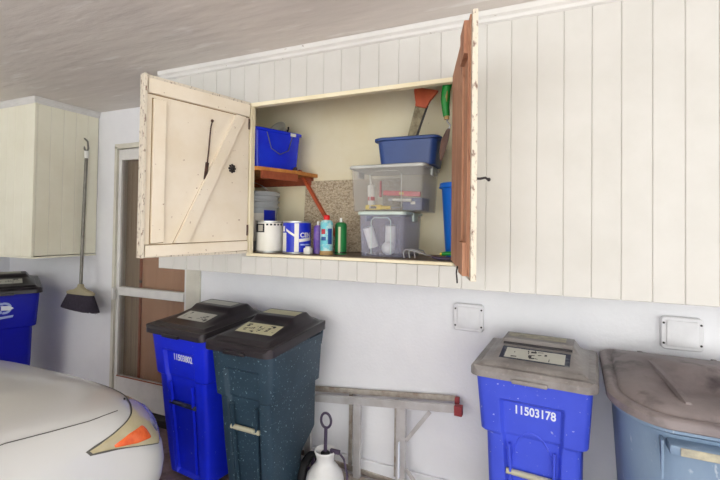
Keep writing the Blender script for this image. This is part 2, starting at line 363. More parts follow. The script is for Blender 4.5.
for z in (.13, .73):
    q = MB(); q.tube([(.003, .022, z - .03), (.003, .022, z + .03)], .0045, 8); q.obj('hinge', 'rust', dl, 40)
a_r = math.atan2(-.60, .178) - pi
dr_, bx = door(-.399, 1.958, a_r, .60, -1, False)
dr_['label'] = 'right door seen almost edge on, raw plywood inside'
q = MB(); bx(q, 0, .602, -.018, -.0003, -.012, DH + .006); q.obj('outer_boards', 'doordark', dr_)
q = MB(); bx(q, .015, .44, .005, .013, .012, DH - .005); bx(q, .44, .56, .005, .022, .0, .11); bx(q, .44, .56, .005, .022, DH - .12, DH - .01); q.obj('inner_liner', 'rawwood', dr_)
q = MB(); bx(q, .562, .574, .005, .010, .02, DH - .02); q.obj('edge_strip', 'rawwood', dr_)
q = MB(); q.tube([(-.59, -.016, .315), (-.59, -.03, .315), (-.59, -.045, .318), (-.59, -.055, .312)], .004, 8); q.sphere((-.59, -.056, .312), .006); q.obj('latch_hook', 'iron', dr_, 40)
q = MB(); q.tube([(-.30, .010, .012), (-.30, .014, -.005), (-.31, .016, -.018), (-.345, .018, -.022), (-.36, .018, -.038), (-.345, .016, -.048)], .003, 8); q.obj('hanging_hook', 'iron', dr_, 40)

# ------------------------------------------------------------ left wall cabinet
lc = thing('wall_cabinet', 'white board-clad wall cabinet in the far corner left of the broom', 'cabinet', (-4.2, FR, 1.30))
CX = Vector((-4.2, FR, 1.30))
def lput(q, nm, mt, s=None): bmesh.ops.translate(q.b, verts=q.b.verts, vec=-CX); return q.obj(nm, mt, lc, s)
q = boards([-3.612 - .112 * k for k in range(12)][::-1] , 1.30, 2.50, 'x', FR, -1, gap=.002)
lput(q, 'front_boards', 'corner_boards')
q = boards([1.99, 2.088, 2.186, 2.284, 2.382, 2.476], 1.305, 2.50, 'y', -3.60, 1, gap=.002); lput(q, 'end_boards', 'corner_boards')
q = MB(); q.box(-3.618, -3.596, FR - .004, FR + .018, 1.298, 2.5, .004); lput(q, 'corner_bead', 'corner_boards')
q = MB(); q.box(-3.622, -3.6035, 1.99, WL - .002, 1.31, 2.5); q.box(-4.87, -3.62, FR + .0035, FR + .022, 1.31, 2.5); lput(q, 'backing', 'groove')
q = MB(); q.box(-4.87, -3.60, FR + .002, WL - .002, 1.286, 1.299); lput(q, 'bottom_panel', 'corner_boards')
q = MB(); q.rings([[Vector((x, FR + y * .5, z)) for y, z in prof] for x in (-4.87, -3.59)])
q.rings([[Vector((-3.60 - x_ * .5, y, z)) for x_, z in prof] for y in (FR - .012, WL - .002)]); lput(q, 'crown_molding', 'crown')

# ------------------------------------------------------------ carts
def cart(label, loc, rz, w=.46, d=.50, h=.90, body='blue', lid='lid', dusty=False, digits=None, bar='bar', lab=('label', 'label'), emblem=False, rise=.05, arch=False, chan=True):
    t = thing('wheeled_trash_cart', label, 'trash cart', loc, rz)
    zb = .03
    def hw(z): k = (z - zb) / (h - zb); return w / 2 * (.74 + .26 * k) + (.010 if z > h * .70 else 0)
    def yf(z): k = (z - zb) / (h - zb); return .10 * (1 - k) ** 1.0 + .012 + (0 if z > h * .70 else .006)
    def yb(z): k = (z - zb) / (h - zb); return d - .012 - (.13 if z < .26 else .13 * max(0, (.36 - z) / .10) if z < .36 else 0)
    rc = [0, 0]
    def ring(z, rec, pil=0):
        W, y0, y1 = hw(z), yf(z), yb(z); c = W * .52; r = .035
        if pil: W2 = W - .014
        else: W2 = W
        pts = []
        # right-back corner round to left-back, to front-left, front recess, front-right
        for cx_, cy_, a0 in ((W2 - r, y1 - r, 0), (-W2 + r, y1 - r, pi / 2), (-W2 + r, y0 + r, pi)):
            for i in range(4): a = a0 + pi / 2 * i / 3; pts.append(Vector((cx_ + r * cos(a), cy_ + r * sin(a), z)))
        pts += [Vector((-c - .012, y0, z)), Vector((-c, y0 + rec, z)), Vector((c, y0 + rec, z)), Vector((c + .012, y0, z))]
        for i in range(4): a = 1.5 * pi + pi / 2 * i / 3; pts.append(Vector((W2 - r + r * cos(a), y0 + r + r * sin(a), z)))
        return pts
    D = .024 if chan else .0
    zs = [(zb, 0, 0), (zb + .02, D, 0), (.20, D, 0), (.255, D, 0), (.265, D, 0), (.355, D, 0), (.365, D, 0), (h * .695, D, 1), (h * .705, D, 0), (h * .86, D, 0), (h * .875, 0, 0), (h - .035, 0, 0), (h, 0, 0)]
    q = MB(); q.rings([ring(*z) for z in zs]); b = q.obj('body', body, t, 30)
    bv = b.modifiers.new('bev', 'BEVEL'); bv.width = .004; bv.segments = 2; bv.limit_method = 'ANGLE'; bv.angle_limit = R(28)
    # rim collar
    q = MB(); W = w / 2 + .012
    q.rings([[Vector((x, y + d / 2, z)) for x, y in rrect(W - .004 * abs(i - 1), d / 2 - .004 * abs(i - 1), .045)] for i, z in enumerate((h - .03, h - .016, h - .003))]); q.obj('rim', body, t, 40)
    # vertical ribs in the recess
    for x in (-.62, .62) if chan else ():
        q = MB(); z0, z1 = .07, h * .66
        q.rings([[Vector((x * hw(z) * .72 + a, yf(z) + (.0 if a else 0) - e_, z)) for a, e_ in ((-.006, -.01), (-.004, .006), (.004, .006), (.006, -.01))] for z in (z0, z1)]); q.obj('rib', body, t)
    # lid: height field
    LW, LD = w / 2 + .028, d + .03
    def sm(a, b_, x): x = max(0, min(1, (x - a) / (b_ - a))); return x * x * (3 - 2 * x)
    def hgt(x, y):     # y 0 front .. LD back
        v = y / LD; ex = LW - abs(x); ed_ = min(ex, y, LD - y)
        z = .012 + .016 * sm(.0, .012, ed_) + .014 * sm(.035, .055, ed_)
        k = sm(.055, .105, ex)
        z += k * (.030 * sm(.10, .62, v) - .020 * sm(.80, .97, v))
        z += k * sm(.075, .10, ex) * .020 * sm(.52, .58, v) * (1 - sm(.84, .90, v))
        return z + rise * v
    def base(x, y): return (Vector((x, y - .022, h)))
    def lp(x, y, off=0): return Vector((x, y - .022, h - .004 + hgt(x, y) + off))
    def corner(u, v):
        x = (u * 2 - 1) * LW; y = v * LD; r = .05
        dx = max(0, abs(x) - (LW - r)); dy = max(0, r - y, y - (LD - r)); L_ = math.hypot(dx, dy)
        if L_ > r and L_ > 0:
            f = r / max(dx, dy) * max(dx, dy) / L_
            nx = (LW - r + dx * f) * (1 if x > 0 else -1) if dx else x
            ny = (r - dy * f) if y < r else (LD - r + dy * f)
            return nx, ny
        return x, y
    NU, NV = 40, 40
    q = MB(); g = []
    for j in range(NV + 1):
        row = []
        for i in range(NU + 1):
            x, y = corner(i / NU, j / NV); row.append(q.b.verts.new(lp(x, y)))
        g.append(row)
    for j in range(NV):
        for i in range(NU): q.b.faces.new((g[j][i], g[j][i + 1], g[j + 1][i + 1], g[j + 1][i]))
    loop = [g[0][i] for i in range(NU)] + [g[j][NU] for j in range(NV)] + [g[NV][i] for i in range(NU, 0, -1)] + [g[j][0] for j in range(NV, 0, -1)]
    lowv = []
    for v in loop:
        k = (v.co.y + .022) / LD; lowv.append(q.b.verts.new((v.co.x, v.co.y, h - .020 + rise * k)))
    n = len(loop)
    for i in range(n): q.b.faces.new((loop[i], lowv[i], lowv[(i + 1) % n], loop[(i + 1) % n]))
    q.b.faces.new(lowv)
    L = q.obj('lid', lid, t, 35)
    # labels on the lid
    def patch(nm, mt, x0, x1, y0, y1, off, par, n_=10):
        q = MB(); q.grid(lambda u, v: lp(x0 + (x1 - x0) * u, y0 + (y1 - y0) * v, off), n_, n_)
        return q.obj(nm, mt, par, 60)
    la = patch('lid_label', lab[0], -.125, .125, .13 * d / .5, .235 * d / .5, .0012, L)
    rr = random.Random(len(label))
    q = MB()
    for k in range(17 if lab[0] == 'label' else 34):
        x = -.108 + rr.random() * .216; y = (.145 + rr.random() * .075) * d / .5; a, c_ = .004 + rr.random() * .010, .003 + rr.random() * .006
        if k % 3 == 0: a, c_ = .0015, .012
        q.grid(lambda u, v: lp(x + a * (u * 2 - 1), y + c_ * (v * 2 - 1) * (1 if k % 2 else .5) + .3 * a * (u - .5), .0022), 1, 1)
    o_ = q.obj('print_marks', 'ink', la); o_['kind'] = 'stuff'
    lb = patch('back_label', lab[1], -.14, .12, .34 * d / .5, .415 * d / .5, .0014, L)
    if dusty:
        q = MB(); q.tube([lp(-.15 + .3 * i / 12, .28 * d / .5, .004) for i in range(13)], .006, 8); q.obj('lid_ridge', 'lid', L, 50)
        la2 = patch('label_surround', 'bar', -.145, .145, .118 * d / .5, .25 * d / .5, .0005, L)
    q = MB(); q.box(-.07, .07, -.036, -.014, h - .024, h - .006, .004); q.obj('lid_lip', lid, L)
    # handle at the back
    q = MB(); hz = h - .0
    q.tube([(-w / 2 + .02, d - .01, hz - .07), (-w / 2 + .02, d + .022, hz + .02), (w / 2 - .02, d + .022, hz + .02), (w / 2 - .02, d - .01, hz - .07)], .012, 10); q.obj('handle', body, t, 40)
    # catch bar across the recess
    zbar = h * .52
    q = MB(); c = hw(zbar) * .52; q.tube([(-c - .004, yf(zbar) + .006, zbar), (c + .004, yf(zbar) + .006, zbar)], .013, 12); (q.obj('catch_bar', bar, t, 40) if chan else q.b.free())
    if arch:
        q = MB(); pts = []
        for i in range(25):
            a = pi * i / 24; z = h * .52 + .02 + .17 * sin(a) ; pts.append((-.085 * cos(a), yf(z) + D - .001, z))
        q.tube(pts, .0035, 6); q.obj('arch_rib', body, t, 40)
    # wheels
    q = MB(); q.tube([(-w / 2 + .02, d - .085, .11), (w / 2 - .02, d - .085, .11)], .009, 10); q.obj('axle', 'steel', t, 40)
    for sg in (-1, 1):
        mx = frame((sg * (w / 2 - .052), d - .085, .11), (0, 1, 0), (0, 0, 1)) if sg > 0 else frame((sg * (w / 2 - .052), d - .085, .11), (0, 0, 1), (0, 1, 0))
        q = MB(); pr = [(.082, 0), (.105, 0), (.110, .008), (.110, .037), (.105, .045), (.082, .045)]
        q.lathe(pr + [pr[0]], 32, cap=False, mx=mx); wh = q.obj('wheel', 'black', t, 40)
        q = MB(); q.lathe([(.022, 0), (.022, .045), (.012, .05)], 16, mx=mx)
        for k in range(8):
            a = k * pi / 4; v0 = mx @ Vector((.015 * cos(a), .015 * sin(a), .043)); v1 = mx @ Vector((.088 * cos(a), .088 * sin(a), .043)); q.bar(v0, v1, .022, .012, up=(1, 0, 0))
        q.obj('spokes', 'wheel', wh, 40)
    if digits:
        z = h * .825; y = yf(z) + (D) - .0015
        a = Vector((0, yf(z + .05) - yf(z), .05))
        text(digits, 'serial_number', .053, 'white', t, frame((.012, y, z), (1, 0, 0), a), .80)
    if emblem:
        z = h * .87; Y_ = yf(z) - .002
        a = Vector((0, yf(z + .05) - yf(z), .05)); mx = frame((.01, Y_, z), (1, 0, 0), a)
        q = MB(); n = 3
        for k in range(3):
            r_in, r_out = .030, .048; st = k * 2 * pi / 3 + .25
            A_ = [st + (2 * pi / 3 - .38) * i / 8 for i in range(9)]
            q.rings([[mx @ Vector((r_ * cos(a_), r_ * sin(a_), zz)) for a_ in A_ for r_ in ()] or [mx @ Vector((rr_ * cos(a_), rr_ * sin(a_), zz)) for rr_, a_ in [(r_out, a__) for a__ in A_] + [(r_in, a__) for a__ in A_[::-1]]] for zz in (0, .001)])
            e_ = A_[-1]; q.rings([[mx @ Vector(p) for p in ((.055 * cos(e_), .055 * sin(e_), zz), (.024 * cos(e_), .024 * sin(e_), zz), (.045 * cos(e_ + .32), .045 * sin(e_ + .32), zz))] for zz in (0, .001)])
        q.obj('emblem_ring', 'pale_blue', t)
        q = MB(); q.prism([(-.02, -.016), (.035, -.02), (.06, -.004), (.036, .016), (-.02, .02)], .001, .002, mx); q.obj('emblem_truck', 'white', t)
        q = MB(); q.prism([(-.13, -.10), (.055, -.078), (.06, -.060), (-.13, -.080)], 0, .001, mx); q.obj('emblem_banner', 'pale_blue', t)
    return t
cart('dusty blue wheeled trash cart numbered 11503178 standing right of the ladder', (-.072, 1.955, 0), R(-5), w=.452, d=.455, h=.932, body='blue_dusty', lid='lid_dusty', dusty=True, digits='11503178', bar='bar_beige', lab=('label', 'dust_strip'), arch=True, rise=.018)
cart('bright blue wheeled trash cart with black lid beside the car headlight', (-2.01, 1.87, 0), R(-6), w=.48, d=.50, h=.925, body='blue', lid='lid', digits='11503802', lab=('label', 'label'))
cart('dark slate green wheeled trash cart with black lid in front of the ladder', (-1.475, 1.785, 0), R(-2), w=.40, d=.535, h=.92, body='green', lid='lid', bar='bar_beige', lab=('label_cream', 'label_cream'))
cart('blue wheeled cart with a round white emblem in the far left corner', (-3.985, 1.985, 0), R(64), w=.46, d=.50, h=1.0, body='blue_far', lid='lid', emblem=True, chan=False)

# ------------------------------------------------------------ grey trash can at right
tc_ = thing('trash_can', 'large grey-blue trash can with domed dusty grey lid right of the numbered cart', 'trash can', (.545, 2.12, 0), R(-2))
def canring(hx, hy, z, tilt=0, r=.2, bow=.05):
    p = []
    rf_ = min(r, hx * .55, hy * .55); rb_ = rf_ * .35; pp = rrect(hx, hy, rb_, 9)[:20] + rrect(hx, hy, rf_, 9)[20:]
    for x, y in pp:
        yy = y - (bow * (1 - (x / hx) ** 2) if y < 0 else 0)
        p.append(Vector((x, yy, z + tilt * (yy + hy) / (2 * hy))))
    return p
q = MB(); q.rings([canring(.235 + .055 * k, .235 + .05 * k, .03 + .83 * k, .04 * k, .15, .04) for k in (0, .02, .2, .45, .75, 1)]); q.obj('body', 'can_body', tc_, 40)
q = MB(); q.rings([canring(.315 - s_, .305 - s_, z + .015, .05, .16) for s_, z in ((.012, .855), (0, .86), (0, .885), (.006, .89))]); q.obj('rim', 'can_body', tc_, 40)
q = MB(); q.rings([canring(.33 - s_, .315 - s_, z + .015, .055, .17) for s_, z in ((.006, .872), (0, .876), (0, .902), (.008, .910), (.028, .912), (.036, .906), (.045, .906), (.055, .922), (.12, .935), (.22, .942), (.28, .944))]); ld = q.obj('lid', 'can_lid', tc_, 50)
for x0 in (-.17, .10):
    q = MB(); q.rings([[Vector((x0 + a + .09 * (1 - k), -.24 + .46 * k, .945 + .055 * k + .012 * sin(pi * k) + e_)) for a, e_ in ((-.012, -.01), (-.008, .006), (.008, .006), (.012, -.01))] for k in [i / 10 for i in range(11)]]); q.obj('lid_rib', 'can_lid', ld, 50)
q = MB(); q.lathe([(.001, 0), (.022, 0), (.022, .004), (.014, .005), (.012, .002), (.001, .002)], 16, c=(.0, 0), mx=Matrix.Translation((.02, .03, .992)) @ Matrix.Diagonal((1.4, .8, 1, 1))); q.obj('lid_button', 'lid', ld, 40)
q = MB(); q.box(-.16, .03, -.375, -.285, .81, .845, .008); q.obj('front_handle', 'can_body', tc_, 40)
q = MB(); q.box(-.13, .01, -.380, -.374, .815, .842, .002); q.obj('handle_label', 'dust_strip', tc_)
q = MB(); q.prism([(0, 0), (.05, 0), (.05, -.13)], -.004, .004, frame((-.175, -.30, .845), (0, -1, 0), (0, 0, 1))); q.obj('handle_gusset', 'can_body', tc_)
q = MB(); q.tube([(-.26, .29, .89), (-.26, .325, .945), (.26, .325, .945), (.26, .29, .89)], .014, 10); q.obj('hinge_bar', 'basin', tc_, 40)

# ------------------------------------------------------------ far small wall cover plates
for i, (x0, x1, z0, z1, lb) in enumerate(((-.496, -.332, .986, 1.137, 'raised white cover plate on the wall above the ladder end'), (.486, .652, 1.004, 1.157, 'raised white cover plate on the wall above the grey trash can'))):
    t = thing('cover_plate', lb, 'outlet cover', ((x0 + x1) / 2, WL, (z0 + z1) / 2), 0, 'cover plates on the back wall')
    a, b_ = (x1 - x0) / 2, (z1 - z0) / 2
    mx = frame((0, 0, 0), (1, 0, 0), (0, 0, 1))
    q = MB(); q.rings([[mx @ Vector((x, y, z)) for x, y in rrect(a - s_, b_ - s_, .018)] for s_, z in ((.0, 0.0), (0, .026), (.004, .031))]); q.obj('plate', 'plate', t, 35)
    q = MB(); q.rings([[mx @ Vector((x, y, z)) for x, y in rrect(a * .74 - s_, b_ * .78 - s_, .006)] for s_, z in ((.0, .031), (0, .037), (.003, .039))]); q.obj('inner_panel', 'plate', t, 35)
    for sx_ in (-1, 1):
        for sz_ in (-1, 1):
            q = MB(); q.lathe([(.001, .03), (.005, .031), (.005, .034), (.001, .035)], 10, mx=mx @ Matrix.Translation((sx_ * a * .87, sz_ * b_ * .62, 0))); q.obj('screw', 'iron', t)

# ------------------------------------------------------------ broom
br = thing('broom', 'black bristle broom hanging on the end of the corner cabinet', 'broom', (-3.572, 2.335, 1.03))
q = MB(); q.tube([(.0, 0, -.005), (-.004, .01, .55), (.0, .02, 1.08)], .0125, 12); q.obj('pole', 'pole', br, 40)
q = MB(); q.tube([(.0, .02, 1.08), (0, .02, 1.14)], .017, 12); q.obj('grip_cap', 'whiteplastic', br, 40)
q = MB(); q.tube([(0, .02, 1.13), (.022, .02, 1.16), (.012, .02, 1.22), (-.03, .02, 1.25), (-.05, .02, 1.215), (-.022, .02, 1.155), (0, .02, 1.135)], .0075, 8); q.obj('hanging_loop', 'pole', br, 40)
q = MB(); q.rings([[Vector((x * kx, y * ky, z)) for x, y in rrect(.5, .5, .3, 4)] for kx, ky, z in ((.04, .035, .025), (.06, .04, .0), (.13, .05, -.018), (.27, .055, -.032), (.33, .058, -.045), (.33, .056, -.06))]); q.obj('cap', 'broomcap', br, 40)
q = MB()
rr = random.Random(5); n = 60
ra, rb = [], []
for k in range(n):
    a = 2 * pi * k / n; c_, s_ = cos(a), sin(a); x = .16 * (abs(c_) ** .7) * (1 if c_ > 0 else -1); y = .026 * (abs(s_) ** .7) * (1 if s_ > 0 else -1)
    j = .96 + .08 * (k % 2); ra.append(Vector((x, y, -.058))); rb.append(Vector((x * 1.42 * j - .005, y * 1.5 * j, -.195 - .010 * (x / .17) + rr.random() * .012)))
q.rings([ra, [a_.lerp(b_, .5) for a_, b_ in zip(ra, rb)], rb]); q.obj('bristles', 'bristle', br)

# ------------------------------------------------------------ ladder lying on its side against the wall
la = thing('step_ladder', 'folded aluminium step ladder lying on its side against the wall', 'ladder', (-.9, 2.42, 0))
LX = Vector((-.9, 2.42, 0))
def lad(nm, mt, fn, par=None):
    q = MB(); fn(q); bmesh.ops.translate(q.b, verts=q.b.verts, vec=-LX); return q.obj(nm, mt, par or la)
lad('front_rail', 'alum', lambda q: q.bar((-1.9, 2.378, .425), (-.46, 2.378, .575), .042, .022))
lad('front_rail', 'alum_dirty', lambda q: q.bar((-1.9, 2.378, .05), (-.40, 2.378, .032), .042, .022))
lad('rear_rail', 'alum_dirty', lambda q: q.bar((-1.9, 2.455, .455), (-.475, 2.455, .60), .03, .016))
lad('rear_rail', 'alum_dirty', lambda q: q.bar((-1.9, 2.455, .10), (-.45, 2.455, .02), .03, .016))
for x in (-1.39, -1.052, -.775):
    t_ = (x + 2.0) / 1.54; lad('step', 'alum', lambda q: q.bar((x, 2.378, .06), (x, 2.378, .405 + .15 * t_), .055 if x > -.9 else .042, .03, up=(1, 0, 0)))
for x in (-1.13, -.83):
    lad('rear_strut', 'alum_dirty', lambda q: q.bar((x, 2.45, .08), (x, 2.45, .535), .022, .012, up=(1, 0, 0)))
lad('brace', 'alum', lambda q: q.bar((-.60, 2.345, .545), (-.735, 2.345, .36), .022, .006, up=(1, 0, 0)))
lad('brace', 'alum', lambda q: q.bar((-.735, 2.345, .20), (-.60, 2.345, .05), .022, .006, up=(1, 0, 0)))
lad('foot', 'redplastic', lambda q: q.box(-.468, -.425, 2.343, 2.38, .548, .602, .004)); lad('foot', 'redplastic', lambda q: q.box(-.48, -.455, 2.418, 2.445, .58, .618, .004))
lad('foot', 'redplastic', lambda q: q.box(-.41, -.365, 2.343, 2.38, .004, .058, .004))
lad('label_strip', 'white', lambda q: q.box(-.775, -.768, 2.32, 2.338, .15, .35, 0))

# ------------------------------------------------------------ pump sprayer
sp = thing('pump_sprayer', 'white plastic garden pump sprayer with black ring handle before the ladder', 'sprayer', (-1.125, 2.11, 0))
q = MB(); q.lathe([(.03, 0), (.095, .002), (.105, .02), (.105, .17), (.098, .20), (.075, .235), (.052, .262), (.046, .28), (.05, .30), (.060, .325), (.057, .332), (.042, .318), (.02, .30), (.001, .30)], 36); q.obj('tank', 'tankwhite', sp, 40)
q = MB(); q.lathe([(.024, .298), (.026, .315), (.016, .325), (.012, .325)], 20); q.obj('pump_cap', 'black', sp, 40)
q = MB(); q.tube([(0, 0, .32), (.002, 0, .455)], .0095, 12); q.obj('pump_rod', 'wheel', sp, 40)
q = MB(); pts = [(.002 + .031 * sin(a), 0, .492 - .040 * cos(a)) for a in [2 * pi * i / 24 for i in range(25)]]; q.tube(pts, .007, 8, cap=False); q.obj('pump_handle', 'wheel', sp, 40)
q = MB(); q.tube([(.04, .01, .30), (.07, .01, .335), (.11, .01, .30), (.13, .01, .22), (.135, .0, .12), (.12, -.03, .08)], .006, 8); q.obj('hose', 'wheel', sp, 40)
q = MB(); q.box(.03, .09, -.008, .012, .322, .345, .006); q.obj('trigger_grip', 'wheel', sp, 40)

# ------------------------------------------------------------ car
car = thing('car', 'white parked car with yellowed headlight and amber corner lens', 'car', (-2.46, -.7, 0))
XC, YB = -2.46, -2.95
KEY = [(.20, 1.50, .82), (.30, 1.58, .88), (.45, 1.63, .915), (.54, 1.62, .905), (.60, 1.60, .885), (.66, 1.57, .872), (.70, 1.54, .862), (.735, 1.50, .845), (.765, 1.46, .82), (.795, 1.39, .775), (.82, 1.26, .73), (.85, .95, .66), (.88, .62, .56)]
LC = .43
def shp(z):
    for a, b in zip(KEY, KEY[1:]):
        if a[0] <= z <= b[0]:
            k = (z - a[0]) / (b[0] - a[0]); return tuple(a[i] + (b[i] - a[i]) * k for i in (1, 2))
def outl(z, th, off=0):  # th: 0 = right side start of corner, 1 = front centre
    yf_, hw_ = shp(z)
    if th < 0: return hw_, yf_ - LC + th * 1.5
    a = th * pi / 2; n = 3.1; Lc = LC
    x = hw_ * cos(a) ** (2 / n) if a < pi / 2 - 1e-6 else 0; y = yf_ - Lc + Lc * sin(a) ** (2 / n)
    return x, y
NT = 28
def cring(z):
    half = [outl(z, (i / NT)) for i in range(NT + 1)]
    yf_, hw_ = shp(z)
    pts = [Vector((hw_, YB + .3 + .6 * k, z)) for k in range(0, 5)]
    pts = [Vector((hw_ * .9, YB, z)), Vector((hw_, YB + .25, z))] + [Vector((hw_, YB + .25 + (yf_ - LC - YB - .25) * k / 6, z)) for k in range(1, 6)]
    pts += [Vector((x, y, z)) for x, y in half]
    return pts + [Vector((-p.x, p.y, z)) for p in pts[::-1] if p.x > 1e-6]
zz = [.20, .25, .30, .36, .42, .48, .54, .58, .62, .66, .69, .71, .73, .75, .77, .79, .805, .82, .835, .85, .865, .88]
q = MB(); rs = []
for z in zz:
    rs.append([Vector((p.x, p.y + .7, p.z)) for p in cring(z)])
q.rings(rs); cb = q.obj('body', 'car', car, 35)
# cabin
q = MB(); q.rings([[Vector((x, y, z)) for x, y in rrect(hx, (y1 - y0) / 2, .22, 5, (0, (y0 + y1) / 2 + .7))] for hx, y0, y1, z in ((.72, -2.7, .42, .87), (.70, -2.6, .30, .95), (.60, -2.2, -.25, 1.36), (.54, -2.0, -.45, 1.42), (.35, -1.8, -.7, 1.44))]); q.obj('cabin', 'car', car, 40)
q = MB(); q.rings([[Vector((x, y, z)) for x, y in rrect(hx, (y1 - y0) / 2, .2, 5, (0, (y0 + y1) / 2 + .7))] for hx, y0, y1, z in ((.712, -2.62, .345, .96), (.618, -2.24, -.20, 1.32))]); q.obj('windows', 'carglass', car, 40)
for sg in (-1, 1):
    for y in (.72, -1.9):
        mx = frame((sg * .845, y + .7, .31), (0, sg, 0), (0, 0, 1))
        q = MB(); q.lathe([(.20, -.02), (.29, -.02), (.31, .01), (.31, .07), (.29, .09), (.20, .09), (.18, .07), (.02, .075)], 36, mx=mx); wh = q.obj('wheel', 'black', car, 40)
        q = MB(); q.lathe([(.19, .075), (.185, .09), (.06, .082), (.02, .088)], 36, mx=mx); q.obj('hub_cap', 'steel', wh, 40)
def surf(th, z, off):
    x, y = outl(z, th); e = 1e-3; x2, y2 = outl(z, th + e); x0, y0 = outl(z, th - e if th < 0 else max(0, th - e)); tx, ty = x2 - x0, y2 - y0; l = math.hypot(tx, ty) or 1
    zu = min(.879, z + .004); zl = z - .004; a = Vector((tx / l, ty / l, 0)); xu, yu = outl(zu, th); xl, yl = outl(zl, th); bvec = Vector((xu - xl, yu - yl, zu - zl)).normalized()
    nrm = a.cross(bvec); nrm.normalize()
    if nrm.x < 0 and nrm.y < 0: nrm = -nrm
    return Vector((x, y + .7, z)) + nrm * off
def lamp_band(t0, t1, zlo, zhi, off, nm, mt, par, mir=1, nu=24, nv=8):
    q = MB()
    def f(u, v):
        p = surf(t0 + (t1 - t0) * u, zlo(u) + (zhi(u) - zlo(u)) * v, off * (min(1, 6 * min(u, 1 - u) + .15) ** .5) * (min(1, 5 * min(v, 1 - v) + .15) ** .5)); p.x *= mir; return p
    q.grid(f, nu, nv); return q.obj(nm, mt, par, 60)
def lerp(a, b, k): return a + (b - a) * k
def pw(pts): 
    def f(u):
        for a, b in zip(pts, pts[1:]):
            if a[0] <= u <= b[0]: 
                k = (u - a[0]) / (b[0] - a[0]); return lerp(a[1], b[1], k)
        return pts[-1][1]
    return f
T0, T1 = -.015, .58
zhi = pw([(0, .694), (.06, .704), (.2, .716), (.4, .726), (.65, .738), (.85, .744), (1, .742)]); zlo = pw([(0, .680), (.06, .660), (.2, .625), (.35, .594), (.5, .568), (.75, .575), (.9, .635), (1, .71)])
for mir in (1, -1):
    bz = lamp_band(T0 - .008, T1 + .005, lambda u: zlo(u) - .003, lambda u: zhi(u) + .003, .006, 'headlight_gasket', 'seam', car, mir)
    hl = lamp_band(T0, T1, zlo, zhi, .012, 'headlight', 'lamp_yellow', car, mir); hl['label'] = 'yellowed wraparound headlight'
    am = lamp_band(T0 + .035, T0 + .25, pw([(0, .664), (.4, .632), (1, .606)]), pw([(0, .676), (.4, .692), (1, .690)]), .016, 'turn_signal', 'amber', hl, mir); am['label'] = 'amber turn signal lens'
    rf = lamp_band(T0 + .30, T0 + .58, pw([(0, .600), (.6, .610), (1, .645)]), pw([(0, .665), (1, .70)]), .016, 'reflector', 'lamp_silver', hl, mir)
# hood gaps
def seam_line(pts, nm, mir=1, r=.002):
    q = MB(); P2 = []
    for th, z in pts:
        p = surf(th, z, .0005); p.x *= mir; P2.append(p)
    q.tube(P2, r, 6); return q.obj(nm, 'seam', cb, 40)
for mir in (1, -1):
    q = MB(); P2 = []
    for i in range(13):
        k = i / 12; y = -.35 + 1.62 * k; z = .803 - .10 * (y - .87) if y > .87 else .803 + .02 * (.87 - y)
        # position on the shell at this y and z
        yf_, hw_ = shp(z); s_ = (y - (yf_ - LC)) / LC
        x = hw_ if s_ <= 0 else hw_ * max(0, 1 - s_ ** 3.1) ** (1 / 3.1)
        P2.append(Vector((mir * (x + .0022), y + .7, z + .0022)))
    q.tube(P2, .0016, 6); q.obj('hood_gap', 'seam', cb, 40)
seam_line([(.40 + .6 * i / 14, .737 + .003 * sin(i)*.0) for i in range(15)], 'hood_gap')
q = MB(); q.box(-.30, .30, 1.50 + .7, 1.635 + .7, .48, .57, .01); q.obj('grille', 'black', car, 40)
q = MB(); q.tube([surf(.47, .755, .002), surf(.475, .757, .004)], .004, 6); q.obj('washer_nozzle', 'black', cb, 40)

# ------------------------------------------------------------ things in the cabinet
Z0 = OZ0 + .0005
def can(nm, label, cat, x, y, r, h, prof, mt, group=None, z=Z0):
    t = thing(nm, label, cat, (x, y, z), 0, group); q = MB(); q.lathe(prof, 36); q.obj('body', mt, t, 40); return t
def ring_patch(t, nm, mt, r, a0, a1, z0, z1, n=16, sl=0):
    q = MB(); q.grid(lambda u, v: Vector((r * cos(a0 + (a1 - a0) * u), r * sin(a0 + (a1 - a0) * u), z0 + (z1 - z0) * v + sl * u)), n, 2); return q.obj(nm, mt, t, 60)
gal = [(.079, 0), (.082, .002), (.082, .006), (.0795, .008), (.0795, .176), (.082, .178), (.082, .184), (.078, .184), (.076, .180), (.066, .180), (.064, .176), (.001, .176)]
D_ = R
fa = -R(128)   # direction towards the camera as seen from the cans
t = can('paint_can', 'white gallon paint can beside the blue one on the cabinet floor', 'paint can', -1.512, 2.105, .082, .184, gal, 'canmetal', 'gallon paint cans')
fa = math.atan2(-2.1, 1.5)
ring_patch(t, 'paper_label', 'canwhite', .0802, fa - 1.5, fa + 1.5, .012, .172)
ring_patch(t, 'dark_label_panel', 'ink', .0806, fa - 1.45, fa - .42, .118, .168)
ring_patch(t, 'label_picture', 'pan', .0809, fa - 1.0, fa - .55, .125, .160)
q = MB()
for k in range(5):
    a = fa - .30 + k * .27; 
    q.grid(lambda u, v: Vector((.0808 * cos(a + .16 * u), .0808 * sin(a + .16 * u), .158 + .010 * v)), 3, 1)
q.obj('print_band', 'ink', t)
t = can('paint_can', 'blue and white gallon paint can in the cabinet', 'paint can', -1.333, 2.115, .082, .184, gal, 'canmetal', 'gallon paint cans')
fa = math.atan2(-2.11, 1.33)
ring_patch(t, 'paper_label', 'canblue', .0802, fa - 1.6, fa + 1.6, .010, .174)
ring_patch(t, 'white_panel', 'canwhite', .0806, fa - 1.4, fa - .82, .012, .118); ring_patch(t, 'painted_highlight', 'canwhite', .0806, fa - .18, fa + .13, .012, .172)  # the full-height centre stripe is the can's highlight, painted in white
